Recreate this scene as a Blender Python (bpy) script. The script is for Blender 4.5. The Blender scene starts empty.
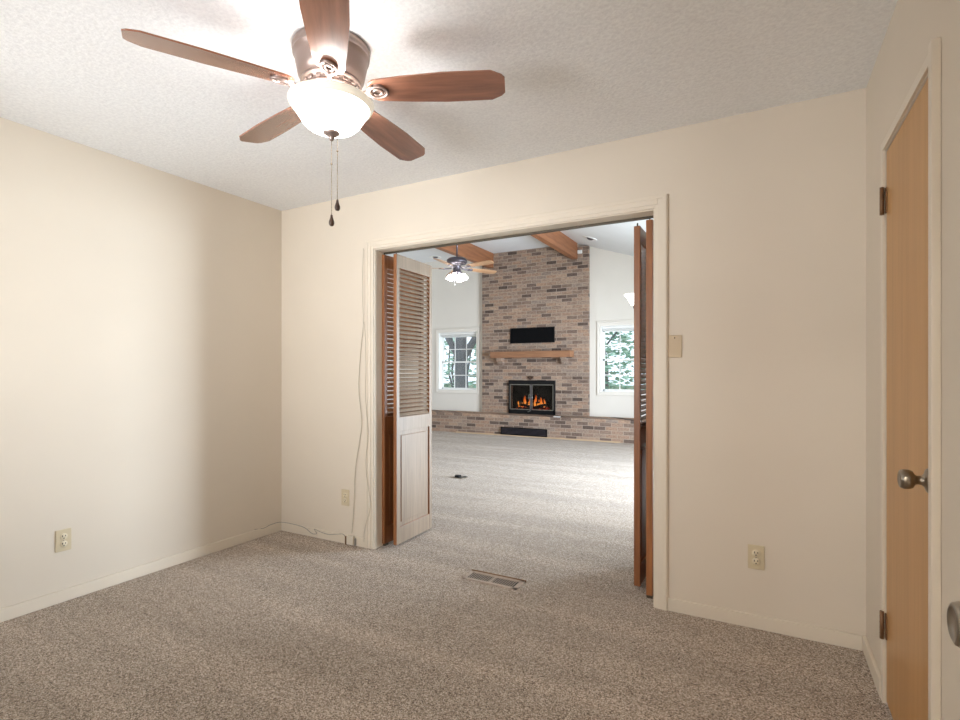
import bpy, bmesh, math, random
from mathutils import Vector, Matrix
R = math.radians
scene = bpy.context.scene
C = scene.collection
rnd = random.Random(7)

# ------------------------------------------------------------------ camera, world, exposure
cam_d = bpy.data.cameras.new('camera')
cam = bpy.data.objects.new('camera', cam_d); C.objects.link(cam)
cam.location = (0, 0, 1.208)
cam.rotation_euler = (R(90), 0, R(28.5))
cam_d.sensor_fit = 'HORIZONTAL'; cam_d.sensor_width = 36
cam_d.lens = 36 * 522.7 / 960
cam_d.shift_y = 12.0 / 960
cam_d.clip_start = 0.02; cam_d.clip_end = 300
scene.camera = cam

w = bpy.data.worlds.new('sky'); scene.world = w; w.use_nodes = True
wn = w.node_tree.nodes; wl = w.node_tree.links
bg = wn['Background']; bg.inputs['Color'].default_value = (0.76, 0.88, 1.0, 1); bg.inputs['Strength'].default_value = 2.0

def area(name, loc, rot, sx, sy, power, col=(1, 1, 1)):
    d = bpy.data.lights.new(name, 'AREA'); d.shape = 'RECTANGLE'; d.size = sx; d.size_y = sy
    d.energy = power; d.color = col
    o = bpy.data.objects.new(name, d); C.objects.link(o); o.location = loc; o.rotation_euler = rot
    return o
# daylight pouring through the sliding glass door, plus added fill at an unseen front window and under the hall ceiling
DAY = area('daylight_patio', (2.4, 6.1, 1.05), (0, R(99), 0), 2.4, 4.4, 1950, (0.79, 0.895, 1.0))
WIN = area('window_fill_light', (-2.05, -1.7, 1.2), (R(98), 0, 0), 2.4, 1.6, 245, (0.98, 0.985, 1.0))
HALL = area('hall_fill_light', (-0.1, -1.2, 2.38), (0, 0, 0), 0.9, 0.5, 36, (1.0, 0.96, 0.9))

vs = scene.view_settings
scene.display_settings.display_device = 'sRGB'
vs.view_transform = 'Standard'; vs.look = 'None'; vs.exposure = 0.0; vs.gamma = 1.0; vs.use_curve_mapping = False
scene.cycles.max_bounces = 10; scene.cycles.diffuse_bounces = 6
scene.cycles.sample_clamp_indirect = 6.0
scene.cycles.use_denoising = True

# ------------------------------------------------------------------ materials
def srgb(r, g, b):
    def f(v):
        v /= 255.0
        return v / 12.92 if v <= 0.04045 else ((v + 0.055) / 1.055) ** 2.4
    return (f(r), f(g), f(b), 1)

class Mat:
    def __init__(s, name, col, rough=0.6, metal=0.0, spec=0.5):
        s.m = bpy.data.materials.new(name); s.m.use_nodes = True
        s.n = s.m.node_tree.nodes; s.l = s.m.node_tree.links
        s.b = s.n['Principled BSDF']
        s.b.inputs['Base Color'].default_value = col
        s.b.inputs['Roughness'].default_value = rough
        s.b.inputs['Metallic'].default_value = metal
        s.b.inputs['Specular IOR Level'].default_value = spec
    def coord(s, scale=(1, 1, 1), rot=(0, 0, 0)):
        t = s.n.new('ShaderNodeTexCoord'); mp = s.n.new('ShaderNodeMapping')
        mp.inputs['Scale'].default_value = scale; mp.inputs['Rotation'].default_value = rot
        s.l.new(t.outputs['Object'], mp.inputs['Vector']); return mp.outputs['Vector']
    def noise(s, vec, scale, detail=3, rough=0.5):
        t = s.n.new('ShaderNodeTexNoise'); t.inputs['Scale'].default_value = scale
        t.inputs['Detail'].default_value = detail; t.inputs['Roughness'].default_value = rough
        s.l.new(vec, t.inputs['Vector']); return t.outputs['Fac']
    def ramp(s, fac, stops):
        r = s.n.new('ShaderNodeValToRGB'); e = r.color_ramp.elements
        while len(e) < len(stops): e.new(0.5)
        for k, (p, c) in enumerate(stops): e[k].position = p; e[k].color = c
        s.l.new(fac, r.inputs['Fac']); return r.outputs['Color']
    def mix(s, fac, a, b, blend='MIX'):
        m = s.n.new('ShaderNodeMix'); m.data_type = 'RGBA'; m.blend_type = blend
        for sock, v in ((m.inputs[0], fac), (m.inputs[6], a), (m.inputs[7], b)):
            if hasattr(v, 'is_linked'): s.l.new(v, sock)
            else: sock.default_value = v
        return m.outputs[2]
    def color(s, out): s.l.new(out, s.b.inputs['Base Color'])
    def bump(s, h, strength=0.3, dist=0.01):
        b = s.n.new('ShaderNodeBump'); b.inputs['Strength'].default_value = strength; b.inputs['Distance'].default_value = dist
        s.l.new(h, b.inputs['Height']); s.l.new(b.outputs['Normal'], s.b.inputs['Normal'])
    def emit(s, col, strength):
        s.b.inputs['Emission Color'].default_value = col; s.b.inputs['Emission Strength'].default_value = strength

def paint(name, col, rough=0.55, tex=120, strength=0.05, spec=0.3):
    m = Mat(name, col, rough, 0, spec); v = m.coord()
    n = m.noise(v, 2.2, 2)
    m.color(m.ramp(n, [(0.3, tuple(x * 0.97 for x in col[:3]) + (1,)), (0.7, col)]))
    m.bump(m.noise(v, tex, 2), strength, 0.002)
    return m.m

def wood(name, dark, light, scale=(40, 40, 2.5), rough=0.4, spec=0.5):
    m = Mat(name, light, rough, 0, spec); v = m.coord(scale)
    n = m.noise(v, 1.0, 5, 0.6)
    n2 = m.noise(m.coord(tuple(x * 0.12 for x in scale)), 1.0, 2)
    a = m.ramp(n, [(0.3, dark), (0.72, light)])
    m.color(m.mix(0.35, a, m.ramp(n2, [(0.35, dark), (0.65, light)])))
    m.bump(n, 0.08, 0.002)
    return m.m

M = {}
M['wall'] = paint('wall_cream', srgb(219, 209, 194))
M['trim'] = paint('trim_cream', srgb(223, 213, 197), 0.4, 60, 0.02, 0.5)
M['far_wall'] = paint('far_wall_white', srgb(218, 213, 205))
M['far_trim'] = paint('far_trim_white', srgb(221, 216, 208), 0.4, 60, 0.02)
M['white'] = paint('white_paint', srgb(232, 232, 230), 0.4, 60, 0.02)

def popcorn():
    m = Mat('ceiling_texture', srgb(232, 232, 231), 0.9, 0, 0.1); v = m.coord()
    n = m.noise(v, 70, 4, 0.65)
    m.color(m.ramp(n, [(0.3, srgb(228, 230, 233)), (0.65, srgb(243, 245, 247))]))
    m.bump(n, 0.3, 0.009); return m.m
M['ceiling'] = popcorn()
M['far_ceiling'] = paint('far_ceiling_white', srgb(226, 228, 231), 0.8, 90, 0.15)

def carpet():
    m = Mat('carpet', srgb(160, 145, 130), 1.0, 0, 0.05); v = m.coord()
    vo = m.n.new('ShaderNodeTexVoronoi'); vo.inputs['Scale'].default_value = 270; m.l.new(v, vo.inputs['Vector'])
    sp = m.n.new('ShaderNodeSeparateColor'); m.l.new(vo.outputs['Color'], sp.inputs[0]); n = sp.outputs[0]
    c = m.ramp(n, [(0.0, srgb(92, 79, 68)), (0.3, srgb(152, 137, 122)), (0.65, srgb(182, 167, 152)), (1.0, srgb(222, 211, 199))])
    # vacuum nap: long soft diagonal streaks
    st = m.noise(m.coord((0.35, 5.0, 1)), 1.0, 2, 0.4)
    st = m.ramp(st, [(0.4, (0.93, 0.93, 0.93, 1)), (0.64, (1.09, 1.09, 1.09, 1))])
    m.color(m.mix(1.0, c, st, 'MULTIPLY'))
    m.b.inputs['Sheen Weight'].default_value = 0.13; m.b.inputs['Sheen Roughness'].default_value = 0.45
    m.b.inputs['Sheen Tint'].default_value = (0.93, 0.97, 1.0, 1)
    m.bump(vo.outputs['Distance'], 0.35, 0.006); return m.m
M['carpet'] = carpet()

def brick(name, horizontal=False):
    m = Mat(name, srgb(140, 110, 95), 0.9, 0, 0.15)
    t = m.n.new('ShaderNodeTexCoord'); sx = m.n.new('ShaderNodeSeparateXYZ'); m.l.new(t.outputs['Object'], sx.inputs[0])
    add = m.n.new('ShaderNodeMath'); add.operation = 'ADD'; m.l.new(sx.outputs['X'], add.inputs[0]); m.l.new(sx.outputs['Y'], add.inputs[1])
    cb = m.n.new('ShaderNodeCombineXYZ'); m.l.new(add.outputs[0], cb.inputs[0]); m.l.new(sx.outputs['Z'], cb.inputs[1])
    b = m.n.new('ShaderNodeTexBrick'); m.l.new(cb.outputs[0], b.inputs['Vector'])
    b.inputs['Color1'].default_value = (0, 0, 0, 1); b.inputs['Color2'].default_value = (1, 1, 1, 1); b.inputs['Mortar'].default_value = (0.5, 0.5, 0.5, 1)
    b.inputs['Scale'].default_value = 1; b.inputs['Brick Width'].default_value = 0.205; b.inputs['Row Height'].default_value = 0.0665
    b.inputs['Mortar Size'].default_value = 0.005; b.inputs['Mortar Smooth'].default_value = 0.2; b.inputs['Bias'].default_value = 0.0
    col = m.ramp(b.outputs['Color'], [(0.0, srgb(92, 80, 74)), (0.18, srgb(122, 105, 96)), (0.4, srgb(152, 131, 117)),
                                      (0.6, srgb(164, 137, 118)), (0.8, srgb(146, 132, 122)), (1.0, srgb(174, 149, 130))])
    n = m.noise(m.coord((1, 1, 2.2)), 26, 5, 0.7)
    col = m.mix(0.8, col, m.ramp(n, [(0.34, (0.55, 0.53, 0.52, 1)), (0.62, (1.15, 1.13, 1.1, 1))]), 'MULTIPLY')
    m.color(m.mix(b.outputs['Fac'], col, srgb(166, 151, 138)))
    inv = m.n.new('ShaderNodeMath'); inv.operation = 'SUBTRACT'; inv.inputs[0].default_value = 1; m.l.new(b.outputs['Fac'], inv.inputs[1])
    m.bump(inv.outputs[0], 0.6, 0.01); return m.m
M['brick'] = brick('brick')

M['door'] = wood('honey_maple', srgb(178, 131, 76), srgb(202, 155, 97), (30, 30, 1.2), 0.35)
M['bifold'] = wood('louver_wood', srgb(118, 72, 42), srgb(172, 114, 70), (60, 60, 3), 0.38)
M['bifold_glare'] = wood('glare_pale_louver', srgb(118, 102, 85), srgb(150, 131, 112), (60, 60, 3), 0.36)
M['beam'] = wood('beam_wood', srgb(116, 72, 47), srgb(166, 112, 75), (24, 2, 24), 0.55)
M['mantel'] = wood('mantel_wood', srgb(120, 82, 58), srgb(164, 120, 88), (3, 30, 30), 0.55)
M['blade'] = wood('cherry_blade', srgb(112, 72, 57), srgb(166, 112, 88), (4, 40, 40), 0.26, 0.8)
for q in (M['blade'],):
    q.node_tree.nodes['Principled BSDF'].inputs['Coat Weight'].default_value = 0.8
    q.node_tree.nodes['Principled BSDF'].inputs['Coat Roughness'].default_value = 0.22
M['blade_far'] = wood('oak_blade', srgb(150, 112, 82), srgb(192, 152, 116), (5, 40, 40), 0.35)
M['bronze'] = Mat('antique_bronze', srgb(152, 135, 128), 0.34, 0.6).m
M['hinge'] = Mat('hinge_bronze', srgb(132, 100, 72), 0.45, 0.4).m
M['knob'] = Mat('satin_nickel', srgb(158, 148, 134), 0.28, 1.0).m
M['black'] = Mat('black_metal', srgb(20, 20, 22), 0.5, 0.0, 0.2).m
M['black_mesh'] = Mat('black_cloth', srgb(12, 12, 14), 0.9, 0.0, 0.1).m
M['soot'] = Mat('soot', srgb(6, 5, 5), 0.95, 0.0, 0.1).m
M['steel'] = Mat('brushed_steel', srgb(150, 152, 150), 0.3, 1.0).m
M['ivory'] = Mat('ivory_plastic', srgb(206, 192, 162), 0.35).m
M['plate'] = Mat('tan_plate', srgb(196, 176, 146), 0.4).m
M['socket'] = Mat('ivory_socket', srgb(220, 208, 182), 0.3).m
M['dark'] = Mat('dark_slot', srgb(40, 34, 28), 0.8).m
M['track'] = Mat('track_metal', srgb(86, 78, 66), 0.45, 0.6).m
M['register'] = Mat('register_taupe', srgb(186, 170, 156), 0.45, 0.2).m
M['register_dark'] = Mat('register_hollow', srgb(20, 18, 17), 0.9).m
M['wire'] = Mat('wire_cream', srgb(198, 190, 174), 0.5).m
M['wire_grey'] = Mat('wire_grey', srgb(150, 146, 140), 0.5).m
M['fan_grey'] = Mat('pewter', srgb(92, 88, 96), 0.35, 0.7).m
M['chain'] = Mat('chain_bronze', srgb(150, 138, 120), 0.4, 0.8).m
M['fob'] = Mat('fob_wood', srgb(64, 46, 36), 0.35).m
M['tan_strip'] = Mat('tan_strip', srgb(186, 160, 130), 0.6).m
M['bark'] = wood('bark', srgb(56, 60, 66), srgb(104, 108, 114), (14, 14, 3), 0.95, 0.1)
M['grass'] = Mat('grass', srgb(96, 112, 80), 1.0).m

def leaf():
    m = Mat('leaves', srgb(96, 140, 120), 0.7); v = m.coord()
    m.color(m.ramp(m.noise(v, 5, 3), [(0.3, srgb(84, 134, 116)), (0.5, srgb(138, 184, 160)), (0.7, srgb(208, 228, 212))]))
    return m.m
M['leaf'] = leaf()

def glass(name, tint=(1, 1, 1, 1), refl=0.08, rough=0.02):
    m = bpy.data.materials.new(name); m.use_nodes = True; n = m.node_tree.nodes; l = m.node_tree.links
    n.remove(n['Principled BSDF']); o = n['Material Output']
    t = n.new('ShaderNodeBsdfTransparent'); t.inputs[0].default_value = tint
    g = n.new('ShaderNodeBsdfGlossy'); g.inputs['Roughness'].default_value = rough
    mx = n.new('ShaderNodeMixShader'); mx.inputs[0].default_value = refl
    l.new(t.outputs[0], mx.inputs[1]); l.new(g.outputs[0], mx.inputs[2]); l.new(mx.outputs[0], o.inputs[0])
    return m
M['glass'] = glass('window_glass')
M['fire_glass'] = glass('fire_glass', (0.6, 0.56, 0.54, 1), 0.02, 0.05)

def glow(name, col, strength):
    m = Mat(name, col, 0.3); m.emit(col, strength); return m.m
M['bowl'] = glow('lit_bowl', (1.0, 0.97, 0.94, 1), 7.5)
M['bowl_rim'] = glow('bowl_rim', (0.8, 0.75, 0.64, 1), 0.5)
M['shade'] = glow('lit_shade', (1.0, 0.97, 0.93, 1), 22)
M['shade_soft'] = glow('lit_bell', (1.0, 0.98, 0.95, 1), 2.5)
M['spot'] = glow('lit_spot', (1.0, 0.95, 0.88, 1), 4)

def fire():
    m = Mat('flame', (1, 0.3, 0.03, 1), 1.0)
    t = m.n.new('ShaderNodeTexCoord'); s = m.n.new('ShaderNodeSeparateXYZ'); m.l.new(t.outputs['Object'], s.inputs[0])
    mr = m.n.new('ShaderNodeMapRange'); mr.inputs[1].default_value = 0.5; mr.inputs[2].default_value = 0.8
    m.l.new(s.outputs['Z'], mr.inputs[0])
    c = m.ramp(mr.outputs[0], [(0.0, (0.9, 0.12, 0.02, 1)), (0.25, (1.0, 0.45, 0.08, 1)), (0.5, (0.9, 0.2, 0.02, 1)), (0.8, (0.3, 0.03, 0.0, 1)), (1.0, (0.1, 0.01, 0.0, 1))])
    m.l.new(c, m.b.inputs['Emission Color']); m.b.inputs['Emission Strength'].default_value = 1.9
    return m.m
M['flame'] = fire()
def ember():
    m = Mat('embers', (0.05, 0.02, 0.02, 1), 1.0); v = m.coord()
    c = m.ramp(m.noise(v, 22, 3), [(0.42, (0.01, 0.0, 0.0, 1)), (0.55, (0.7, 0.05, 0.01, 1)), (0.7, (1.0, 0.3, 0.06, 1))])
    m.l.new(c, m.b.inputs['Emission Color']); m.b.inputs['Emission Strength'].default_value = 1.0
    return m.m
M['ember'] = ember()
M['log'] = wood('charred_log', srgb(20, 12, 10), srgb(70, 34, 24), (3, 30, 30), 0.95)

# ------------------------------------------------------------------ mesh builder
class MB:
    def __init__(s): s.bm = bmesh.new(); s.smooth = []
    def box(s, x0, x1, y0, y1, z0, z1, bev=0.0, rot=None, piv=None):
        r = bmesh.ops.create_cube(s.bm, size=1); vs_ = r['verts']
        cx, cy, cz = (x0 + x1) / 2, (y0 + y1) / 2, (z0 + z1) / 2
        for v in vs_:
            v.co = Vector((cx + v.co.x * (x1 - x0), cy + v.co.y * (y1 - y0), cz + v.co.z * (z1 - z0)))
        if bev:
            es = list({e for v in vs_ for e in v.link_edges})
            rr = bmesh.ops.bevel(s.bm, geom=es, offset=bev, segments=2, affect='EDGES', profile=0.6)
            vs_ = list({v for f in rr['faces'] for v in f.verts} | {v for v in vs_ if v.is_valid})
        if rot is not None:
            p = Vector(piv if piv else (cx, cy, cz))
            for v in vs_: v.co = p + rot @ (v.co - p)
        return s
    def prism(s, pts, axis, a, b):
        """polygon pts (2D) extruded along axis ('x','y','z') from a to b"""
        def mk(p, t):
            return {'x': (t, p[0], p[1]), 'y': (p[0], t, p[1]), 'z': (p[0], p[1], t)}[axis]
        A = [s.bm.verts.new(mk(p, a)) for p in pts]; B = [s.bm.verts.new(mk(p, b)) for p in pts]
        n = len(pts)
        s.bm.faces.new(A); s.bm.faces.new(B[::-1])
        for i in range(n): s.bm.faces.new((A[i], B[i], B[(i + 1) % n], A[(i + 1) % n]))
        return s
    def lathe(s, prof, center=(0, 0, 0), seg=40, mat3=None, cap=False):
        """prof: (r, z) list, revolved about local z through center; mat3 turns it"""
        c = Vector(center); rings = []
        for r, z in prof:
            ring = []
            for k in range(seg):
                a = 2 * math.pi * k / seg
                p = Vector((r * math.cos(a), r * math.sin(a), z))
                if mat3 is not None: p = mat3 @ p
                ring.append(s.bm.verts.new(c + p))
            rings.append(ring)
        for i in range(len(rings) - 1):
            for k in range(seg):
                f = s.bm.faces.new((rings[i][k], rings[i][(k + 1) % seg], rings[i + 1][(k + 1) % seg], rings[i + 1][k])); f.smooth = True
        if cap:
            s.bm.faces.new(rings[0][::-1]); s.bm.faces.new(rings[-1])
        return s
    def tube(s, pts, r, seg=8, cap=True):
        P = [Vector(p) for p in pts]; rings = []
        rs = r if isinstance(r, (list, tuple)) else [r] * len(P)
        up = None
        for i, p in enumerate(P):
            d = (P[min(i + 1, len(P) - 1)] - P[max(i - 1, 0)]).normalized()
            if up is None:
                up = Vector((0, 0, 1)) if abs(d.z) < 0.9 else Vector((1, 0, 0))
            a = d.cross(up).normalized(); b = a.cross(d).normalized(); up = b
            rings.append([s.bm.verts.new(p + rs[i] * (a * math.cos(2 * math.pi * k / seg) + b * math.sin(2 * math.pi * k / seg))) for k in range(seg)])
        for i in range(len(rings) - 1):
            for k in range(seg):
                f = s.bm.faces.new((rings[i][k], rings[i][(k + 1) % seg], rings[i + 1][(k + 1) % seg], rings[i + 1][k])); f.smooth = True
        if cap:
            s.bm.faces.new(rings[0][::-1]); s.bm.faces.new(rings[-1])
        return s
    def ball(s, c, r, sc=(1, 1, 1), seg=12):
        rr = bmesh.ops.create_uvsphere(s.bm, u_segments=seg, v_segments=max(6, seg // 2), radius=r)
        for v in rr['verts']: v.co = Vector(c) + Vector((v.co.x * sc[0], v.co.y * sc[1], v.co.z * sc[2]))
        for f in {f for v in rr['verts'] for f in v.link_faces}: f.smooth = True
        return s
    def torus(s, c, R_, r, sy=1.0, mat3=None, seg=28, sub=8):
        pts = []
        for k in range(seg):
            a = 2 * math.pi * k / seg; ring = []
            for j in range(sub):
                b = 2 * math.pi * j / sub
                p = Vector(((R_ + r * math.cos(b)) * math.cos(a), sy * (R_ + r * math.cos(b)) * math.sin(a), r * math.sin(b)))
                if mat3 is not None: p = mat3 @ p
                ring.append(s.bm.verts.new(Vector(c) + p))
            pts.append(ring)
        for k in range(seg):
            for j in range(sub):
                f = s.bm.faces.new((pts[k][j], pts[(k + 1) % seg][j], pts[(k + 1) % seg][(j + 1) % sub], pts[k][(j + 1) % sub])); f.smooth = True
        return s
    def build(s, name, mat, parent=None):
        bmesh.ops.recalc_face_normals(s.bm, faces=s.bm.faces[:])
        me = bpy.data.meshes.new(name); s.bm.to_mesh(me); s.bm.free()
        o = bpy.data.objects.new(name, me); C.objects.link(o)
        me.materials.append(M[mat] if isinstance(mat, str) else mat)
        if parent is not None: attach(o, parent)
        return o

def world_of(o):
    m = Matrix.LocRotScale(o.location, o.rotation_euler, o.scale)
    m = o.matrix_parent_inverse @ m if o.parent else m
    return world_of(o.parent) @ m if o.parent else m
def attach(o, p):
    o.parent = p; o.matrix_parent_inverse = world_of(p).inverted()
def tag(o, label=None, cat=None, group=None, kind=None):
    if label: o['label'] = label
    if cat: o['category'] = cat
    if group: o['group'] = group
    if kind: o['kind'] = kind
    return o
def thing(name, loc, label, cat, group=None):
    o = bpy.data.objects.new(name, None); C.objects.link(o); o.location = loc; o.empty_display_size = 0.05
    return tag(o, label, cat, group)
def struct(o, label, cat): return tag(o, label, cat, None, 'structure')

# ------------------------------------------------------------------ dimensions
XL, XR, YB, YF = -3.243, 0.39, 2.79, 0.07       # near room
YB2 = 2.905                                      # far side of the partition
OX0, OX1, OH = -2.337, -0.493, 2.046             # wide opening
CH = 2.44
FX0, FY1, FH = -8.1, 9.47, 3.60                  # far room
BX = -3.04                                       # where the far ceiling starts to slope
def far_h(x): return FH - max(0, x - BX) / 3.0

# ------------------------------------------------------------------ shell
o = MB().box(-8.3, 0.6, -1.9, 9.75, -0.1, 0).build('floor', 'carpet'); struct(o, 'speckled taupe carpet running through both rooms', 'carpet')
o = MB().box(XL - .12, XR + .115, -.045, YB, CH, CH + .1).build('ceiling_near', 'ceiling'); struct(o, 'white popcorn textured ceiling of the near room', 'ceiling')
o = MB().prism([(FX0 - .1, FH), (BX, FH), (.505, far_h(.505)), (.505, far_h(.505) + .12), (BX, FH + .12), (FX0 - .1, FH + .12)], 'y', YB2 - .1, 9.75).build('ceiling_far', 'far_ceiling')
struct(o, 'white vaulted ceiling of the far room', 'ceiling')
o = MB().box(XL - .117, XL, -.045, YB, 0, CH).build('wall_left', 'wall'); struct(o, 'cream painted left wall of the near room', 'wall')

b = MB()
b.box(FX0, OX0, YB, YB2, 0, OH); b.box(OX1, XR, YB, YB2, 0, OH); b.box(FX0, XR, YB, YB2, OH, 2.4)
b.prism([(FX0, 2.4), (XR, 2.4), (XR, far_h(XR)), (BX, FH), (FX0, FH)], 'y', YB, YB2)
o = b.build('wall_back', 'wall'); struct(o, 'cream back wall with the wide folding door opening', 'wall')

# right wall: closet door, then the sliding patio door of the far room
DY0, DY1, DH = 1.73, 2.374, 2.012
SY0, SY1, SH = 4.55, 7.5, 2.08
b = MB()
for y0, y1, z0, z1 in ((-.045, DY0, 0, 2.44), (DY0, DY1, DH, 2.44), (DY1, SY0, 0, 2.44), (SY0, SY1, SH, 2.44), (SY1, 9.7, 0, 2.44)):
    b.box(XR, XR + .115, y0, y1, z0, z1)
o = b.build('wall_right', 'wall'); struct(o, 'cream right wall beside the closet door', 'wall')

# front wall (behind the camera): doorway the photo is taken from, and a window added for fill light
b = MB(); KX0, KX1 = -.56, .305; WX0, WX1, WZ0, WZ1 = -2.8, -1.3, .85, 2.1
b.box(XL, WX0, -.045, YF, 0, CH); b.box(WX0, WX1, -.045, YF, 0, WZ0); b.box(WX0, WX1, -.045, YF, WZ1, CH)
b.box(WX1, KX0, -.045, YF, 0, CH); b.box(KX0, KX1, -.045, YF, 2.05, CH); b.box(KX1, XR, -.045, YF, 0, CH)
o = b.build('wall_front', 'wall'); struct(o, 'cream front wall with doorway and added fill window', 'wall')
b = MB(); b.box(-1.1, -1.0, -1.9, -.045, 0, CH); b.box(XR, XR + .115, -1.9, -.045, 0, CH); b.box(-1.0, XR, -1.9, -1.8, 0, CH)
o = b.build('wall_hall', 'wall'); struct(o, 'cream hall walls behind the doorway', 'wall')
o = MB().box(-1.1, XR + .115, -1.9, -.045, CH, CH + .1).build('ceiling_hall', 'ceiling'); struct(o, 'white hall ceiling', 'ceiling')

# far room walls
W1 = (-6.15, -5.22, .83, 2.05); W2 = (-2.625, -1.71, .85, 2.05)
b = MB(); Y0, Y1 = FY1, FY1 + .16
b.box(FX0, W1[0], Y0, Y1, 0, 2.4); b.box(W1[1], W2[0], Y0, Y1, 0, 2.4); b.box(W2[1], XR, Y0, Y1, 0, 2.4)
for W in (W1, W2): b.box(W[0], W[1], Y0, Y1, 0, W[2]); b.box(W[0], W[1], Y0, Y1, W[3], 2.4)
b.prism([(FX0, 2.4), (XR, 2.4), (XR, far_h(XR)), (BX, FH), (FX0, FH)], 'y', Y0, Y1)
o = b.build('wall_far', 'far_wall'); struct(o, 'white far wall on both sides of the brick chimney', 'wall')
o = MB().box(FX0 - .1, FX0, YB, 9.7, 0, FH).build('wall_far_left', 'far_wall'); struct(o, 'white left wall of the far room', 'wall')

def base(name, x0, x1, y0, y1, label, zt=.065):
    b = MB(); b.box(x0, x1, y0, y1, 0, zt, 0.004)
    o = b.build(name, 'trim'); struct(o, label, 'baseboard')
base('baseboard_left', XL, XL + .014, YF, YB, 'cream baseboard along the left wall')
base('baseboard_back', XL + .014, OX0 - .067, YB - .014, YB, 'cream baseboard on back wall left of the opening')
base('baseboard_back_right', OX1 + .067, XR - .014, YB - .014, YB, 'cream baseboard on back wall right of the opening')
base('baseboard_right', XR - .014, XR, DY1 + .035, YB, 'short cream baseboard between closet door and corner')

# casing round the wide opening
def casing(name, x0, x1, h, y, s, label, wd=.067):
    b = MB()
    def strip(ax0, ax1, z0, z1, d): b.box(ax0, ax1, min(y, y + s * d), max(y, y + s * d), z0, z1, .003)
    for d, i0, i1 in ((.011, 0, wd), (.016, .018, wd - .002), (.02, wd - .022, wd - .006)):
        strip(x0 - i1, x0 - i0, 0, h + i1, d); strip(x1 + i0, x1 + i1, 0, h + i1, d); strip(x0 - i0, x1 + i0, h + i0, h + i1, d)
    o = b.build(name, 'trim'); struct(o, label, 'trim')
casing('trim_1', OX0, OX1, OH, YB, -1, 'cream moulded casing around the wide opening')
casing('trim_2', OX0, OX1, OH, YB2, 1, 'cream casing on the far side of the opening')
b = MB(); b.box(OX0, OX0 + .006, YB, YB2, 0, OH); b.box(OX1 - .006, OX1, YB, YB2, 0, OH); b.box(OX0 + .006, OX1 - .006, YB, YB2, OH - .006, OH)
o = b.build('trim_3', 'trim'); struct(o, 'cream jamb boards lining the wide opening', 'trim')
b = MB(); b.box(OX0 + .01, OX1 - .01, YB + .09, YB + .112, OH - .016, OH - .006)
o = b.build('door_track', 'track'); tag(o, 'dark metal folding door track under head of the opening', 'track')

# closet door
d1 = MB().box(XR + .001, XR + .036, DY0 + .004, DY1 - .004, .012, DH - .006, .002).build('door_1', 'door')
struct(d1, 'flush honey maple closet door in the right wall', 'door')
RX = Matrix.Rotation(R(-90), 3, 'Y')   # local z -> -x
def knob(parent, pos, face, name='door_knob', scale=1.0):
    prof = [(.0, 0), (.031, 0), (.033, .003), (.031, .007), (.018, .012), (.0125, .018), (.0115, .028), (.016, .033), (.023, .037),
            (.0265, .045), (.0265, .056), (.0235, .064), (.0195, .066), (.018, .0645), (.0, .0645)]
    prof = [(r * scale, z * scale) for r, z in prof]
    return MB().lathe(prof, pos, 32, RX).build(name, 'knob', parent)
k = knob(d1, (XR + .001, 1.805, .916), -1); k['label'] = 'satin nickel knob'
for z in (1.83, .287):
    b = MB(); b.tube([(XR - .012, DY1 - .001, z - .05), (XR - .012, DY1 - .001, z + .05)], .0068, 12)
    for i in range(4): b.torus((XR - .012, DY1 - .001, z - .03 + i * .02), .0067, .0009)
    b.box(XR - .003, XR + .0005, DY1 - .022, DY1 + .001, z - .045, z + .045)
    h = b.build('hinge', 'hinge', d1); h['label'] = 'bronze hinge'
b = MB()
i0, i1 = .003, .034
b.box(XR - .010, XR, DY1 + i0, DY1 + i1, 0, DH + i1, .002); b.box(XR - .020, XR, DY0 - i1, DY0 - i0, 0, DH + i1, .003)
b.box(XR - .010, XR, DY0 - i0, DY1 + i0, DH + i0, DH + i1, .002)
o = b.build('trim_4', 'trim'); struct(o, 'cream casing around the maple closet door', 'trim')

# the open white door beside the camera: only its knob reaches into the picture
d2 = MB().box(.258, .293, .09, .86, .012, 2.04, .002).build('door_2', 'white'); struct(d2, 'white entry door standing open at right edge with satin knob', 'door')
k = knob(d2, (.258, .795, .916), -1); k['label'] = 'satin nickel knob at picture edge'

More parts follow.
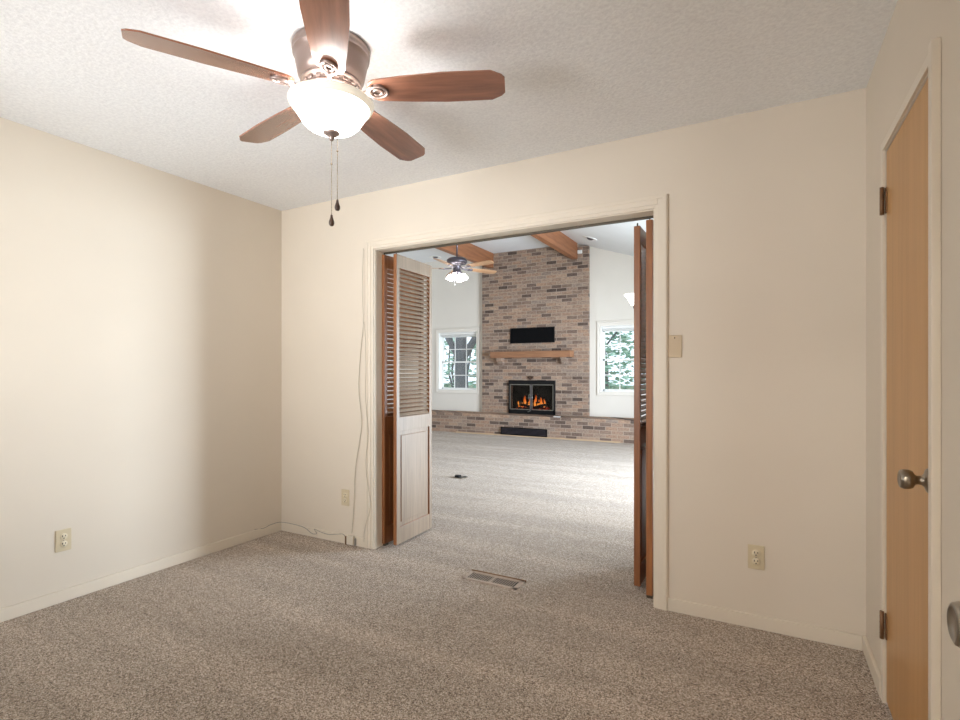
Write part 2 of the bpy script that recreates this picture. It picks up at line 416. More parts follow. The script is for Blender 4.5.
# ------------------------------------------------------------------ windows
def window(name, W, yin, label, sash_y, rows=2, cols=3):
    """double-hung window in a wall running along x; room side toward -y"""
    x0, x1, z0, z1 = W
    b = MB()
    cw = .07
    for d, i0, i1 in ((.012, 0, cw), (.02, .035, cw - .004)):
        b.box(x0 - i1, x0 - i0, yin - d, yin, z0 - i1, z1 + i1, .003); b.box(x1 + i0, x1 + i1, yin - d, yin, z0 - i1, z1 + i1, .003)
        b.box(x0 - i0, x1 + i0, yin - d, yin, z1 + i0, z1 + i1, .003); b.box(x0 - i0, x1 + i0, yin - d, yin, z0 - i1, z0 - i0, .003)
    b.box(x0 - cw, x1 + cw, yin - .03, yin, z1 + cw, z1 + cw + .02, .003)
    root = b.build(name, 'far_trim'); struct(root, label, 'window')
    b = MB(); t = .012
    b.box(x0, x0 + t, yin, sash_y + .04, z0, z1); b.box(x1 - t, x1, yin, sash_y + .04, z0, z1)
    b.box(x0, x1, yin, sash_y + .04, z1 - t, z1); b.box(x0, x1, yin - .015, sash_y + .04, z0, z0 + t)
    b.build('window_jamb', 'white', root)
    zm = (z0 + z1) / 2 - .02
    for (a, c, yy) in ((z0 + t, zm + .015, sash_y), (zm - .015, z1 - .07, sash_y + .022)):
        b = MB(); fx0, fx1 = x0 + t, x1 - t; st = .03
        b.box(fx0, fx0 + st, yy, yy + .02, a, c); b.box(fx1 - st, fx1, yy, yy + .02, a, c)
        b.box(fx0, fx1, yy, yy + .02, a, a + st); b.box(fx0, fx1, yy, yy + .02, c - st, c)
        for k in range(1, cols):
            xx = fx0 + st + (fx1 - fx0 - 2 * st) * k / cols; b.box(xx - .008, xx + .008, yy + .004, yy + .016, a + st, c - st)
        for k in range(1, rows):
            zz = a + st + (c - a - 2 * st) * k / rows; b.box(fx0 + st, fx1 - st, yy + .004, yy + .016, zz - .008, zz + .008)
        s = b.build('sash', 'white', root)
        MB().box(fx0 + st, fx1 - st, yy + .009, yy + .011, a + st, c - st).build('pane', 'glass', s)
    return root
window('window_1', W1, FY1, 'white framed double hung window left of the brick chimney', FY1 + .11)
window('window_2', W2, FY1, 'white framed double hung window right of the brick chimney', FY1 + .11)
for W, side in ((W1, 'left'), (W2, 'right')):
    t = thing('window_blind', ((W[0] + W[1]) / 2, FY1 + .05, W[3]), 'white blind raised to the head of the window %s of the chimney' % side, 'blind', 'raised window blinds')
    MB().box(W[0] + .02, W[1] - .02, FY1 + .03, FY1 + .075, W[3] - .052, W[3] - .014, .004).build('head_rail', 'white', t)
    b = MB()
    for k in range(6): b.box(W[0] + .025, W[1] - .025, FY1 + .03, FY1 + .075, W[3] - .06 - k * .006, W[3] - .056 - k * .006, 0)
    b.build('slats', 'white', t)
# unseen window behind the camera, added to let fill light in
b = MB()
for d, i0, i1 in ((.012, 0, .06),):
    b.box(WX0 - i1, WX0, YF, YF + d, WZ0 - i1, WZ1 + i1); b.box(WX1, WX1 + i1, YF, YF + d, WZ0 - i1, WZ1 + i1)
    b.box(WX0, WX1, YF, YF + d, WZ1, WZ1 + i1); b.box(WX0, WX1, YF, YF + d, WZ0 - i1, WZ0)
w3 = b.build('fill_window', 'trim'); struct(w3, 'cream framed unseen window added in the front wall for fill light', 'window')
b = MB()
for x in (WX0 + .02, (WX0 + WX1) / 2, WX1 - .02): b.box(x - .02, x + .02, 0, .03, WZ0, WZ1)
for z in (WZ0 + .02, WZ1 - .02): b.box(WX0 + .04, WX1 - .04, 0, .03, z - .02, z + .02)
b.build('sash', 'trim', w3); MB().box(WX0 + .04, WX1 - .04, .012, .016, WZ0 + .04, WZ1 - .04).build('pane', 'glass', w3)
# sliding patio door
b = MB()
for y in (SY0 + .03, (SY0 + SY1) / 2, SY1 - .03): b.box(XR + .03, XR + .08, y - .03, y + .03, .02, SH)
b.box(XR + .03, XR + .08, SY0, SY1, SH - .06, SH); b.box(XR + .03, XR + .08, SY0, SY1, 0, .06)
d3 = b.build('door_3', 'white'); struct(d3, 'white framed sliding glass door in the far room', 'door')
MB().box(XR + .052, XR + .056, SY0 + .06, SY1 - .06, .06, SH - .06).build('pane', 'glass', d3)

# ------------------------------------------------------------------ outdoors
o = MB().box(-40, 40, 9.7, 60, -.35, -.3).build('ground', 'grass'); struct(o, 'lawn outside the far windows', 'ground')
o = MB().box(.55, 40, -20, 9.7, -.35, -.3).build('ground_side', 'grass'); struct(o, 'lawn outside the sliding door', 'ground')
def crown(n, cx, cy, cz, sx, sy, sz, size):
    b = MB()
    for _ in range(n):
        while True:
            p = Vector((rnd.uniform(-1, 1), rnd.uniform(-1, 1), rnd.uniform(-1, 1)))
            if p.length < 1: break
        c = Vector((cx + p.x * sx, cy + p.y * sy, cz + p.z * sz))
        q = Matrix.Rotation(rnd.uniform(0, 6.3), 3, 'Z') @ Matrix.Rotation(rnd.uniform(-1.3, 1.3), 3, 'X')
        s = size * rnd.uniform(.6, 1.4)
        vv = [b.bm.verts.new(c + q @ Vector(v)) for v in ((-s, 0, 0), (0, -s * .45, s * .1), (s, 0, 0), (0, s * .45, s * .1))]
        b.bm.faces.new(vv)
    return b
t = thing('tree', (-7.55, 13.0, -.3), 'dark forked tree trunk outside the window left of chimney', 'tree')
b = MB()
b.tube([(-7.65, 13, -.35), (-7.66, 13, .6), (-7.68, 13, 1.5), (-7.68, 13, 2.4), (-7.66, 13.1, 4.6)], [.24, .2, .19, .17, .15], 12)
b.tube([(-7.68, 13, 1.55), (-7.9, 13.02, 1.85), (-8.15, 13.05, 2.2), (-8.8, 13.2, 3.2)], [.12, .1, .09, .08], 10)
b.tube([(-7.68, 13, 1.5), (-7.46, 12.97, 1.8), (-7.2, 12.95, 2.15), (-6.5, 12.8, 3.2)], [.12, .11, .1, .08], 10)
b.build('trunk', 'bark', t)
crown(700, -7.6, 13.4, 5.0, 2.6, 1.4, 1.6, .14).build('foliage', 'leaf', t)
hedges = [(-10.4, 17.4, 2.0, 2.2, 'pale leafy shrub behind the forked tree, at left of left window'), (-8.2, 20.4, 1.6, 2.0, 'pale leafy shrub behind the forked tree, at right of left window'),
          (-4.2, 15, 1.9, 1.5, 'green leafy bush filling left half of the window right of chimney'), (-2.1, 17.4, 2.0, 1.5, 'green leafy bush seen in right half of the window right of chimney')]
for (x, y, z, s, lab) in hedges:
    t = thing('shrub', (x, y, -.3), lab, 'shrub', 'shrubs outside the far windows')
    crown(1800, x, y, z - .2, s, 1.0, 2.3, .11).build('foliage', 'leaf', t)
    b = MB()
    for k in range(5): b.tube([(x + rnd.uniform(-.2, .2), y, -.35), (x + rnd.uniform(-.5, .5), y, 1.2), (x + rnd.uniform(-1, 1), y, 2.8)], [.05, .04, .02], 6)
    b.build('stems', 'bark', t)

# ------------------------------------------------------------------ bifold doors
def panel(name, parent, xf, y0, L=.457, th=.034, face=1, z0=.015, z1=2.022, rot=0.0, pale=0):
    """louvred panel: slab in the y-z plane with its min-x face at xf"""
    st = .034
    piv = Vector((xf + th / 2, y0, 0)); rm = Matrix.Rotation(rot, 3, 'Z')
    def mk(): return MB()
    def fin(b, n, p):
        for v in b.bm.verts: v.co = piv + rm @ (v.co - piv)
        o = b.build(n, 'bifold', p)
        o.data.materials.append(M['bifold_glare'])   # paler greyed tone on one side, daylight glare put into the colour
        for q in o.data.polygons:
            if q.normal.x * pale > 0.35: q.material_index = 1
        return o
    b = mk(); x0, x1 = xf, xf + th
    b.box(x0, x1, y0, y0 + st, z0, z1, .003); b.box(x0, x1, y0 + L - st, y0 + L, z0, z1, .003)
    for a, c in ((z0, z0 + .115), (.795, .895), (z1 - .092, z1)): b.box(x0 + .001, x1 - .001, y0 + st - .002, y0 + L - st + .002, a, c, .002)
    root = fin(b, name, parent)
    b = mk(); z = .908; pitch = .0305
    while z < z1 - .1:
        b.box(x0 + .001, x1 - .001, y0 + st - .003, y0 + L - st + .003, z - .0032, z + .0032, 0, Matrix.Rotation(R(50) * face, 3, 'Y'))
        z += pitch
    fin(b, 'louver_slats', root)
    b = mk(); b.box(x0 + .011, x1 - .011, y0 + st - .004, y0 + L - st + .004, z0 + .11, .80)
    b.box(x0 + .005, x1 - .005, y0 + st + .03, y0 + L - st - .03, z0 + .145, .765, .005)
    fin(b, 'raised_panel', root)
    return root
t = thing('bifold_door', (-2.28, 2.9, 0), 'louvered wooden folding door pair folded open at left jamb, pale face showing', 'folding door')
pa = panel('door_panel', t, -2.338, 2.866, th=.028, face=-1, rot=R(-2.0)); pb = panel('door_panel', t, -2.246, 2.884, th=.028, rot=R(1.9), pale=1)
b = MB()
for z in (.25, 1.0, 1.8): b.tube([(-2.279, 3.352, z - .03), (-2.279, 3.352, z + .03)], .006, 8)
b.build('hinge', 'hinge', t)
b = MB()
b.tube([(-2.323, 2.88, 2.0), (-2.323, 2.88, 2.034)], .004, 8); b.tube([(-2.232, 2.898, 2.0), (-2.232, 2.898, 2.034)], .004, 8)
b.box(-2.336, -2.31, 2.876, 2.91, .0, .014); b.build('pivot', 'track', t)
t = thing('bifold_door', (-.58, 2.95, 0), 'louvered wooden folding door pair folded open at right jamb, edges showing', 'folding door')
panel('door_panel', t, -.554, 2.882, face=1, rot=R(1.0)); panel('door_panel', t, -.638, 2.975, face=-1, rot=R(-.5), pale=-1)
b = MB()
for z in (.25, 1.0, 1.8): b.tube([(-.585, 3.36, z - .03), (-.585, 3.36, z + .03)], .006, 8)
b.build('hinge', 'hinge', t)
b = MB()
b.tube([(-.537, 2.895, 2.0), (-.537, 2.895, 2.034)], .004, 8); b.tube([(-.621, 2.99, 2.0), (-.621, 2.99, 2.04)], .004, 8)
b.box(-.552, -.522, 2.884, 2.925, .0, .014); b.build('pivot', 'track', t)

# ------------------------------------------------------------------ brick fireplace
CX0, CX1, CY = -5.054, -2.833, 9.40
HY, HZ = 8.95, .39
FB = (-4.445, -3.475, HZ + .015, 1.045)        # firebox doors
t = thing('brick_fireplace', (-3.94, 9.2, 0), 'tall mottled brick chimney with full width raised brick hearth', 'fireplace')
b = MB()
ox0, ox1, oz0, oz1 = FB[0] + .05, FB[1] - .05, HZ, FB[3] - .04
zt = FH
b.box(CX0, ox0, CY, FY1, HZ, zt); b.box(ox1, CX1, CY, FY1, HZ, 3.53); b.box(ox0, ox1, CY, FY1, oz1, zt)
b.build('chimney_breast', 'brick', t)
b = MB(); b.box(FX0, XR, HY + .012, FY1, 0, HZ - .06); b.box(FX0, XR, HY, FY1, HZ - .06, HZ, .006); b.build('hearth', 'brick', t)
b = MB(); b.box(-5.4, -2.15, HY - .012, HY + .012, 0, .022); b.build('base_strip', 'tan_strip', t)
fp = thing('fireplace_doors', (-3.96, CY - .03, HZ), 'black framed glass fireplace doors set in the brick', 'fireplace')
b = MB(); f0, f1, g0, g1 = FB
y0 = CY - .035
b.box(f0, f1, y0, CY + .01, g1 - .075, g1, .004); b.box(f0, f0 + .03, y0, CY + .01, g0, g1 - .075, .003); b.box(f1 - .03, f1, y0, CY + .01, g0, g1 - .075, .003)
b.box(f0, f1, y0, CY + .01, g0 - .012, g0 + .065, .003)
b.build('frame', 'black', fp)
# firebox liner reaches back through the wall
b = MB(); by = 9.46
b.box(f0 + .03, f1 - .03, by - .004, by, HZ + .002, g1 - .03); b.build('firebox', 'soot', fp)
xm = (f0 + f1) / 2
for a, c, hx in ((f0 + .03, xm - .012, xm - .035), (xm + .012, f1 - .03, xm + .035)):
    b = MB(); z0, z1 = g0 + .067, g1 - .077; yy = y0 + .004; s = .014
    b.box(a, a + s, yy, yy + .014, z0, z1); b.box(c - s, c, yy, yy + .014, z0, z1); b.box(a, c, yy, yy + .014, z0, z0 + s); b.box(a, c, yy, yy + .014, z1 - s, z1)
    dr = b.build('glass_door', 'steel', fp)
    MB().box(a + s, c - s, yy + .005, yy + .008, z0 + s, z1 - s).build('pane', 'fire_glass', dr)
    MB().tube([(hx, yy, .66), (hx, yy - .03, .67), (hx, yy - .03, .76), (hx, yy, .77)], .006, 8).build('handle', 'steel', dr)
b = MB(); b.box(xm - .014, xm + .014, y0 + .002, y0 + .02, g0 + .065, g1 - .075); b.build('center_post', 'fan_grey', fp)
b = MB(); b.tube([(xm - .06, y0 - .012, g0 + .03), (xm - .01, y0 - .012, g0 + .055)], .009, 8); b.build('latch', 'steel', fp)

# logs, embers and flames behind the glass
lz = HZ + .02
for k, (x0, x1, yy, z, r, dz, lab) in enumerate((
        (-4.30, -3.66, 9.43, .50, .03, .02, 'long charred log lying low across the back of fire'), (-4.22, -3.98, 9.405, .55, .026, -.02, 'short charred log at left of the fire'),
        (-3.90, -3.66, 9.405, .55, .026, .03, 'short charred log at right of the fire'), (-4.1, -3.8, 9.43, .6, .024, .02, 'thin charred log on top in the middle of fire'))):
    o = MB().tube([(x0, yy, z - dz), ((x0 + x1) / 2, yy, z + .008), (x1, yy, z + dz)], [r, r * 1.1, r * .9], 10).build('log', 'log'); tag(o, lab, 'log', 'burning logs')
b = MB()
for _ in range(60): b.ball((rnd.uniform(-4.28, -3.62), rnd.uniform(9.40, 9.445), rnd.uniform(HZ + .075, HZ + .135)), rnd.uniform(.012, .03), (1, .6, .8), 8)
o = b.build('embers', 'ember'); tag(o, 'glowing red ember bed under the burning logs', 'embers', None, 'stuff')
b = MB()
for (x, h, r) in ((-4.24, .12, .022), (-4.16, .10, .02), (-4.10, .23, .034), (-4.03, .17, .03), (-3.985, .26, .03), (-3.90, .26, .032), (-3.85, .16, .026), (-3.79, .21, .03), (-3.74, .11, .02), (-3.70, .17, .024), (-4.2, .08, .018)):
    yy = rnd.uniform(9.405, 9.435); prof = []
    zb = .50 + rnd.uniform(0, .03); lean = rnd.uniform(-.03, .03)
    n = 9; pts = []; rs = []
    for i in range(n):
        u = i / (n - 1); pts.append((x + lean * u + .008 * math.sin(u * 7 + x * 9), yy, zb + h * u)); rs.append(max(.001, r * .8 * (math.sin(math.pi * (u * .8 + .2)) ** .8 if u < 1 else 0)))
    b.tube(pts, rs, 8)
o = b.build('fire', 'flame'); tag(o, 'orange flames burning on the logs behind glass', 'fire', None, 'stuff')

t = thing('mantel_shelf', (-3.92, 9.3, 1.48), 'brown wooden beam mantel shelf on two brick corbels', 'mantel')
MB().box(-4.77, -3.11, 9.2, CY, 1.485, 1.605, .006).build('shelf', 'mantel', t)
for x in (-4.60, -3.27):
    b = MB(); b.box(x - .055, x + .055, 9.25, CY, 1.42, 1.485, .004); b.box(x - .055, x + .055, 9.31, CY, 1.355, 1.42, .004)
    b.build('corbel', 'brick', t)
t = thing('vent_cover', (-3.93, CY, 1.9), 'long black rectangular panel in brick above the mantel', 'vent')
vx0, vx1, vz0, vz1 = -4.415, -3.49, 1.77, 2.07
b = MB(); b.box(vx0, vx1, CY - .02, CY + .002, vz0, vz0 + .012); b.box(vx0, vx1, CY - .02, CY + .002, vz1 - .012, vz1); b.box(vx0, vx0 + .012, CY - .02, CY + .002, vz0, vz1); b.box(vx1 - .012, vx1, CY - .02, CY + .002, vz0, vz1)
b.build('frame', 'black', t); MB().box(vx0 + .012, vx1 - .012, CY - .012, CY + .001, vz0 + .012, vz1 - .012).build('face', 'black_mesh', t)
t = thing('vent_cover', (-3.93, HY, .02), 'black slatted vent at the foot of brick hearth', 'vent')
vx0, vx1, vz0, vz1 = -4.40, -3.468, .022, .165
b = MB(); b.box(vx0, vx1, HY - .02, HY + .001, vz0, vz0 + .016); b.box(vx0, vx1, HY - .02, HY + .001, vz1 - .016, vz1); b.box(vx0, vx0 + .016, HY - .02, HY + .001, vz0, vz1); b.box(vx1 - .016, vx1, HY - .02, HY + .001, vz0, vz1)
b.build('frame', 'black', t)
b = MB()
for k in range(5): b.box(vx0 + .014, vx1 - .014, HY - .016, HY - .006, vz0 + .024 + k * .022, vz0 + .034 + k * .022, 0, Matrix.Rotation(R(30), 3, 'X'))
b.build('slats', 'fan_grey', t); MB().box(vx0 + .014, vx1 - .014, HY - .003, HY, vz0 + .014, vz1 - .014).build('backing', 'soot', t)
b = MB(); px, pz = -3.98, 1.092
b.prism([(px + u * .68, pz + v * .6) for u, v in ((-.1, .04), (-.07, 0), (-.03, -.03), (-.02, -.055), (.02, -.055), (.03, -.03), (.07, 0), (.1, .04), (.05, .06), (0, .066), (-.05, .06))], 'y', CY - .03, CY)
o = b.build('ornament', 'fob'); tag(o, 'small dark fan shaped ornament on brick above fireplace doors', 'ornament')
o = MB().box(-3.36, -3.24, HY + .02, HY + .09, HZ, HZ + .012, .003).build('white_piece', 'white'); tag(o, 'small white card lying on hearth right of the fire', 'piece')  # plain low white box on the hearth top
o = MB().box(-3.03, -2.95, CY - .05, CY, 3.40, 3.46, .006).build('motion_sensor', 'white'); tag(o, 'small white sensor on brick beside right ceiling beam', 'sensor')

for x0, x1, lab in ((-4.90, -4.79, 'stained wooden ceiling beam behind the far ceiling fan'), (-3.15, -3.04, 'stained wooden ceiling beam at top right of the chimney')):
    o = MB().box(x0, x1, YB2, CY, 3.305, FH, .006).build('ceiling_beam', 'beam'); tag(o, lab, 'beam', 'ceiling beams')

# recessed spots
t = thing('recessed_light', (-6.0, 9.1, FH), 'round recessed ceiling light left of the far fan', 'ceiling light', 'recessed ceiling lights')
b = MB(); b.lathe([(.12, -.001), (.122, -.01), (.1, -.014), (.08, -.004), (.07, -.001)], (-6.0, 9.1, FH), 28); b.build('trim_ring', 'white', t)
b = MB(); b.lathe([(0, -.03), (.03, -.028), (.055, -.015), (.065, -.001)], (-5.98, 9.08, FH), 20); b.build('eyeball', 'fan_grey', t)
sx, sy = -2.53, 8.49; sz = far_h(sx); TL = Matrix.Rotation(math.atan(1 / 3), 3, 'Y')
t = thing('recessed_light', (sx, sy, sz), 'round recessed ceiling light on the slope right of the chimney', 'ceiling light', 'recessed ceiling lights')
b = MB(); b.lathe([(.12, -.001), (.122, -.01), (.1, -.014), (.08, -.004), (.07, -.001)], (sx, sy, sz), 28, TL); b.build('trim_ring', 'white', t)
b = MB(); b.lathe([(0, -.035), (.03, -.032), (.055, -.018), (.065, -.001)], (sx, sy, sz), 20, TL); b.build('eyeball', 'fan_grey', t)

# ------------------------------------------------------------------ near ceiling fan
FX, FY, BZ, PH = -1.447, 1.48, 2.274, 24
fan = thing('ceiling_fan', (FX, FY, CH), 'bronze ceiling fan with five cherry blades and lit glass bowl', 'ceiling fan')
c0 = (FX, FY, 0)
MB().lathe([(.0, 2.439), (.140, 2.439), (.143, 2.43), (.143, 2.418), (.138, 2.412), (.141, 2.408), (.141, 2.402), (.135, 2.397), (.133, 2.38),
            (.127, 2.35), (.122, 2.325), (.110, 2.312), (.106, 2.308)], c0, 56).build('motor_housing', 'bronze', fan)
b = MB().lathe([(.106, 2.308), (.112, 2.305), (.113, 2.298), (.107, 2.294), (.103, 2.290), (.1, 2.278), (.103, 2.274), (.104, 2.268), (.096, 2.264), (.06, 2.262)], c0, 56)
for k in range(20):
    a = 2 * math.pi * k / 20; b.box(FX + .102, FX + .108, FY - .008, FY + .008, 2.279, 2.289, .001, Matrix.Rotation(a, 3, 'Z'), (FX, FY, 2.28))
b.build('decorative_ring', 'bronze', fan)
MB().lathe([(.062, 2.266), (.066, 2.255), (.072, 2.245), (.088, 2.238), (.09, 2.23), (.08, 2.226), (.0, 2.226)], c0, 40).build('light_fitter', 'bronze', fan)
bowl = MB().lathe([(.146, 2.222), (.138, 2.202), (.128, 2.188), (.119, 2.174), (.107, 2.155), (.09, 2.139), (.065, 2.127), (.035, 2.120), (.0, 2.119)], c0, 56).build('glass_bowl', 'bowl', fan)
MB().lathe([(.145, 2.209), (.151, 2.213), (.156, 2.222), (.159, 2.232), (.155, 2.237), (.150, 2.233), (.146, 2.222), (.142, 2.21)], c0, 56).build('bowl_rim', 'bowl_rim', bowl)
MB().lathe([(.0, 2.120), (.03, 2.121), (.031, 2.116), (.022, 2.110), (.011, 2.102), (.009, 2.095), (.006, 2.089), (.0, 2.087)], c0, 24).build('finial', 'bronze', fan)

def rot_pts(bm, ang, piv):
    m = Matrix.Rotation(ang, 3, 'Z'); p = Vector(piv)
    for v in bm.verts: v.co = p + m @ (v.co - p)
def blade_outline(r0, r1, w0, w1, clip):
    n = 8; pts = []
    for i in range(n + 1):                      # rounded root
        a = math.pi / 2 + math.pi * i / n
        pts.append((r0 + .05 + .05 * math.cos(a), w0 * math.sin(a)))
    for r, w_ in ((r0 + .16, w0 + (w1 - w0) * .55), (r0 + .3, w1)): pts.append((r, -w_))
    pts += [(r1 - .05, -w1 * .98), (r1 - .012, -w1 + clip), (r1, -w1 + clip * 1.7), (r1, w1 - clip * 1.7), (r1 - .012, w1 - clip), (r1 - .05, w1 * .98)]
    for r, w_ in ((r0 + .3, w1), (r0 + .16, w0 + (w1 - w0) * .55)): pts.append((r, w_))
    return pts
def make_blade(parent, center, z, ang, r0, r1, w0, w1, clip, pitch, mat, iron_mat, hub_r):
    b = MB(); b.prism(blade_outline(r0, r1, w0, w1, clip), 'z', -.003, .003)
    pm = Matrix.Rotation(pitch, 3, 'X'); am = Matrix.Rotation(ang, 3, 'Z'); cc = Vector((center[0], center[1], z))
    o = b.build('blade', mat)
    o.location = cc; o.rotation_euler = (am @ pm).to_euler(); attach_keep(o, parent)
    b = MB(); zz = -.007
    b.tube([(hub_r, 0, -.004), (hub_r + .03, .0, -.012), (hub_r + .065, 0, -.012), (r0 + .02, 0, zz)], [.010, .009, .010, .012], 8)
    b.torus((r0 + .045, 0, zz - .002), .034, .0055, .82); b.torus((r0 + .043, 0, zz - .002), .017, .005, .8)
    for s in (-1, 1): b.tube([(hub_r + .05, 0, -.012), (r0 + .01, s * .018, zz), (r0 + .03, s * .03, zz)], .006, 6)
    b.lathe([(0, .002), (.03, .002), (.034, 0), (.03, -.003), (0, -.003)], (r0 + .045, 0, zz + .004), 20)
    i = b.build('blade_iron', iron_mat); i.location = cc; i.rotation_euler = (am @ pm).to_euler(); attach_keep(i, o)
    return o
def attach_keep(o, p):
    o.parent = p; o.matrix_parent_inverse = world_of(p).inverted()
for k in range(5):
    make_blade(fan, (FX, FY), BZ, R(PH + 72 * k), .138, .66, .054, .073, .022, R(-12), 'blade', 'bronze', .09)
def chain(parent, x, y, z0, z1, zc):
    b = MB(); b.tube([(x, y, z0), (x, y, z1)], .0012, 6)
    z = z0
    while z > z1: b.ball((x, y, z), .0021, (1, 1, 1), 6); z -= .012
    b.ball((x, y, zc), .004)
    o = b.build('pull_chain', 'chain', parent)
    MB().lathe([(.0, z1 + .006), (.004, z1 + .003), (.005, z1 - .006), (.010, z1 - .022), (.0105, z1 - .03), (.007, z1 - .038), (0, z1 - .04)], (x, y, 0), 16).build('fob', 'fob', o)
chain(fan, FX, FY, 2.088, 1.803, 2.0); chain(fan, FX + .018, FY + .012, 2.12, 1.862, 2.05)
d = bpy.data.lights.new('bulb', 'POINT'); d.energy = 28; d.color = (1.0, .99, .97); d.shadow_soft_size = .06
lo = bpy.data.objects.new('bulb', d); C.objects.link(lo); lo.location = (FX, FY, 2.195); attach(lo, fan); lo.location = (0, 0, 0)
lo.matrix_parent_inverse = Matrix.Translation((0, 0, 2.195 - CH))

# ------------------------------------------------------------------ far ceiling fan
GX, GY, DZ = -3.97, 6.6, -.045
gf = thing('ceiling_fan', (GX, GY, FH), 'grey ceiling fan with lit tulip shades hanging in far room', 'ceiling fan')
MB().tube([(GX, GY, FH - .05), (GX, GY, 2.93 + DZ)], .011, 12).build('down_rod', 'fan_grey', gf)
MB().lathe([(0, FH), (.07, FH), (.07, FH - .02), (.04, FH - .07), (.015, FH - .08), (0, FH - .08)], (GX, GY, 0), 28).build('canopy', 'fan_grey', gf)
MB().lathe([(0, 2.945), (.05, 2.94), (.12, 2.925), (.15, 2.9), (.152, 2.865), (.13, 2.838), (.085, 2.83), (.06, 2.82), (.058, 2.74), (.066, 2.73), (.066, 2.70), (.04, 2.68), (0, 2.68)], (GX, GY, DZ), 40).build('motor_housing', 'fan_grey', gf)
for k in range(5):
    make_blade(gf, (GX, GY), 2.785 + DZ, R(-12 + 72 * k), .19, .68, .045, .06, .015, R(-12), 'blade_far', 'fan_grey', .08)
for k in range(4):
    a = R(10 + 90 * k); dx, dy = math.cos(a), math.sin(a); zz = 2.70 + DZ
    arm = MB().tube([(GX + .04 * dx, GY + .04 * dy, zz), (GX + .07 * dx, GY + .07 * dy, zz + .012), (GX + .09 * dx, GY + .09 * dy, zz - .01)], .008, 8).build('lamp_arm', 'fan_grey', gf)
    tm = Vector((dx * .5, dy * .5, -1)).to_track_quat('Z', 'Y').to_matrix()
    MB().lathe([(.016, 0), (.026, .012), (.038, .04), (.042, .065), (.052, .085), (.049, .086), (.038, .066), (.0, .058)], (GX + .09 * dx, GY + .09 * dy, zz - .01), 20, tm).build('glass_shade', 'shade', arm)
for dx in (.02, -.02):
    b = MB(); b.tube([(GX + dx, GY - .03, 2.68 + DZ), (GX + dx, GY - .03, 2.52 + dx)], .0025, 6); b.ball((GX + dx, GY - .03, 2.51 + dx), .009); b.build('pull_chain', 'white', gf)

# chandelier in the far room: one shade shows beside the folding door
ux, uy = -.69, 4.50; uz = far_h(ux)
ch = thing('chandelier', (ux, uy, uz), 'chandelier with white bell shade peeking past the right folding door', 'chandelier')
MB().lathe([(0, -.0), (.06, -.0), (.055, -.02), (.02, -.035), (0, -.035)], (ux, uy, uz - .015), 24).build('canopy', 'fan_grey', ch)
MB().tube([(ux, uy, uz - .03), (ux, uy, 1.95)], .006, 8).build('down_rod', 'fan_grey', ch)
MB().lathe([(0, 1.97), (.02, 1.96), (.035, 1.9), (.02, 1.84), (.03, 1.78), (.012, 1.72), (0, 1.7)], (ux, uy, 0), 24).build('body', 'fan_grey', ch)
for k in range(5):
    a = R(208.5 + 72 * k); dx, dy = math.cos(a), math.sin(a); q = lambda r, z: (ux + r * dx, uy + r * dy, z)
    arm = MB().tube([q(.02, 1.80), q(.09, 1.70), q(.18, 1.68), q(.255, 1.70), q(.28, 1.735), q(.28, 1.765)], .006, 8).build('lamp_arm', 'fan_grey', ch)
    MB().lathe([(.0, 1.755), (.02, 1.755), (.03, 1.768), (.046, 1.80), (.078, 1.842), (.076, 1.844), (.036, 1.81), (0, 1.785)], q(.28, 0), 24).build('glass_shade', 'shade_soft', arm)

# ------------------------------------------------------------------ outlets, plate, cables
def outlet(pos, face, label):
    """duplex outlet plate; face = 'y' (on the back wall) or 'x' (on the left wall)"""
    t = thing('outlet', pos, label, 'outlet', 'wall outlets')
    m = Matrix.Identity(3) if face == 'y' else Matrix.Rotation(R(90), 3, 'Z')
    def fin(b, n, mt, p):
        for v in b.bm.verts: v.co = Vector(pos) + m @ v.co
        return b.build(n, mt, p)
    b = MB(); b.box(-.035, .035, -.006, 0, -.057, .057, .0025); fin(b, 'cover_plate', 'ivory', t)
    for dz in (.0195, -.0195):
        b = MB(); b.lathe([(0, 0), (.0165, 0), (.0172, -.001), (.0172, -.004)], (0, -.0085, dz), 24, Matrix.Rotation(R(90), 3, 'X'))
        s = fin(b, 'socket', 'socket', t)
        b = MB(); b.box(-.0085, -.005, -.0092, -.0083, dz - .001, dz + .008); b.box(.005, .0085, -.0092, -.0083, dz, dz + .007); b.box(-.003, .003, -.0092, -.0083, dz - .0105, dz - .006)
        fin(b, 'slots', 'dark', s)
    b = MB(); b.ball((0, -.0065, 0), .003, (1, .5, 1), 10); fin(b, 'screw', 'knob', t)
outlet((XL, 1.372, .323), 'x', 'ivory duplex outlet low on the left wall')
outlet((-2.594, YB, .322), 'y', 'ivory duplex outlet on back wall left of opening, beside hanging wire')
outlet((-.032, YB, .335), 'y', 'ivory duplex outlet on back wall right of the opening')
t = thing('wall_plate', (-.395, YB, 1.337), 'blank tan wall plate beside the right casing', 'wall plate')
MB().box(-.430, -.361, YB - .006, YB, 1.281, 1.394, .002).build('cover_plate', 'plate', t)
MB().ball((-.395, YB - .0062, 1.38), .0035, (1, .5, 1), 10).build('screw', 'dark', t)

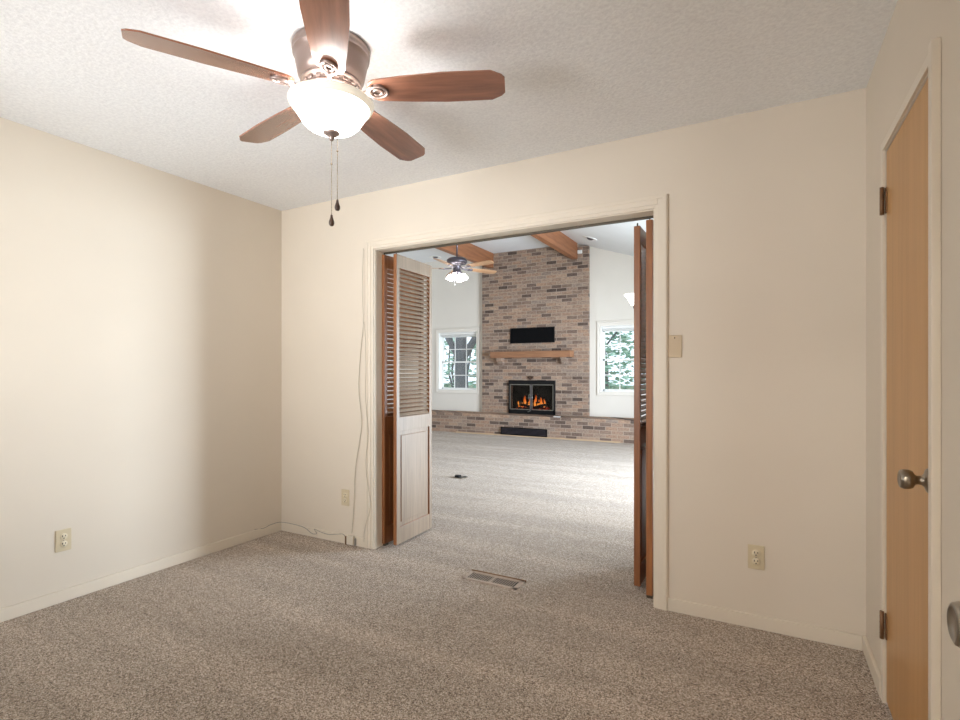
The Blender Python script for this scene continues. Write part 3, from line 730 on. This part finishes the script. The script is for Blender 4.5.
def smooth_path(pts, n=6):
    out = []; P = [Vector(p) for p in pts]
    for i in range(len(P) - 1):
        p0, p1, p2, p3 = P[max(i - 1, 0)], P[i], P[i + 1], P[min(i + 2, len(P) - 1)]
        for k in range(n):
            u = k / n
            out.append(.5 * (2 * p1 + (p2 - p0) * u + (2 * p0 - 5 * p1 + 4 * p2 - p3) * u * u + (3 * p1 - p0 - 3 * p2 + p3) * u ** 3))
    out.append(P[-1]); return out
yw = YB - .023
c1 = [(-2.413, 2.055), (-2.422, 1.773), (-2.418, 1.67), (-2.413, 1.552), (-2.44, 1.429), (-2.462, 1.222), (-2.467, 1.083), (-2.449, .945), (-2.44, .842), (-2.458, .737), (-2.494, .561), (-2.503, .456), (-2.508, .316), (-2.521, .16), (-2.531, .08)]
o = MB().tube(smooth_path([(x, yw + (.015 if x < -2.43 else 0), z) for x, z in c1]), .0022, 6).build('cable', 'wire'); tag(o, 'thin cable hanging down wall from the casing top to jack', 'cable')
c2 = [(-2.409, 1.552), (-2.395, 1.462), (-2.391, 1.222), (-2.395, 1.05), (-2.382, .913), (-2.373, .777), (-2.391, .59), (-2.378, .468), (-2.352, .301), (-2.387, .179), (-2.405, .106), (-2.408, .044)]
o = MB().tube(smooth_path([(x, yw, z) for x, z in c2]), .0021, 6).build('cable', 'wire'); tag(o, 'thin cable running down the left casing of the opening', 'cable')
c3 = [(XL + .003, 2.549, .066), (XL + .016, 2.618, .062), (XL + .016, 2.68, .071), (-3.222, 2.765, .068), (-3.081, YB - .017, .068), (-2.977, YB - .017, .058), (-2.906, YB - .017, .028), (-2.856, YB - .018, .034), (-2.876, YB - .02, .064),
      (-2.816, YB - .018, .051), (-2.738, YB - .017, .045), (-2.642, YB - .017, .062), (-2.6, YB - .018, .067), (-2.572, YB - .024, .05)]
o = MB().tube(smooth_path(c3), .0022, 6).build('cable', 'wire_grey'); tag(o, 'thin loose cable looping along baseboard in the back left corner', 'cable')
t = thing('phone_jack', (-2.53, YB - .02, 0), 'small white cable jack on baseboard below the hanging cable', 'jack')
MB().box(-2.556, -2.496, YB - .034, YB - .0145, .008, .07, .003).build('jack_box', 'trim', t)
MB().box(-2.574, -2.562, YB - .03, YB - .0145, .002, .06, .002).build('plug', 'hinge', t)
MB().box(-2.492, -2.483, YB - .026, YB - .0145, .006, .055, .002).build('clip', 'wire_grey', t)

# floor register and the small floor box
t = thing('floor_register', (-1.375, 2.7, 0), 'taupe metal floor register in carpet before the opening', 'vent')
x0, x1, y0, y1 = -1.548, -1.202, 2.636, 2.758
b = MB(); fw = .017
b.box(x0, x1, y0, y0 + fw, .0, .008, .002); b.box(x0, x1, y1 - fw, y1, .0, .008, .002); b.box(x0, x0 + fw, y0, y1, .0, .008, .002); b.box(x1 - fw * 1.6, x1, y0, y1, .0, .008, .002)
b.build('frame', 'register', t)
MB().box(x0 + .01, x1 - .01, y0 + .01, y1 - .01, .0005, .0015).build('well', 'register_dark', t)
b = MB(); n = 22; a0, a1 = x0 + fw, x1 - fw * 1.6
for k in range(1, n):
    xx = a0 + (a1 - a0) * k / n
    wv = .007 if k == 11 else .0024
    b.box(xx - wv, xx + wv, y0 + fw - .002, y1 - fw + .002, .0052, .0065)
b.build('grille', 'register', t)
o = MB().box(x0 - .006, x1 + .004, y1, y1 + .006, 0, .013, .002).build('back_lip', 'hinge', t)
t = thing('floor_outlet', (-3.05, 5.15, 0), 'small floor outlet box with open lid in the far carpet', 'floor outlet')
MB().box(-3.12, -2.98, 5.09, 5.21, 0, .008, .003).build('cover_plate', 'knob', t)
MB().box(-3.10, -3.045, 5.10, 5.16, .008, .03, .004).build('lid', 'black', t)
MB().box(-3.03, -2.985, 5.15, 5.2, .008, .012, .001).build('receptacle', 'dark', t)
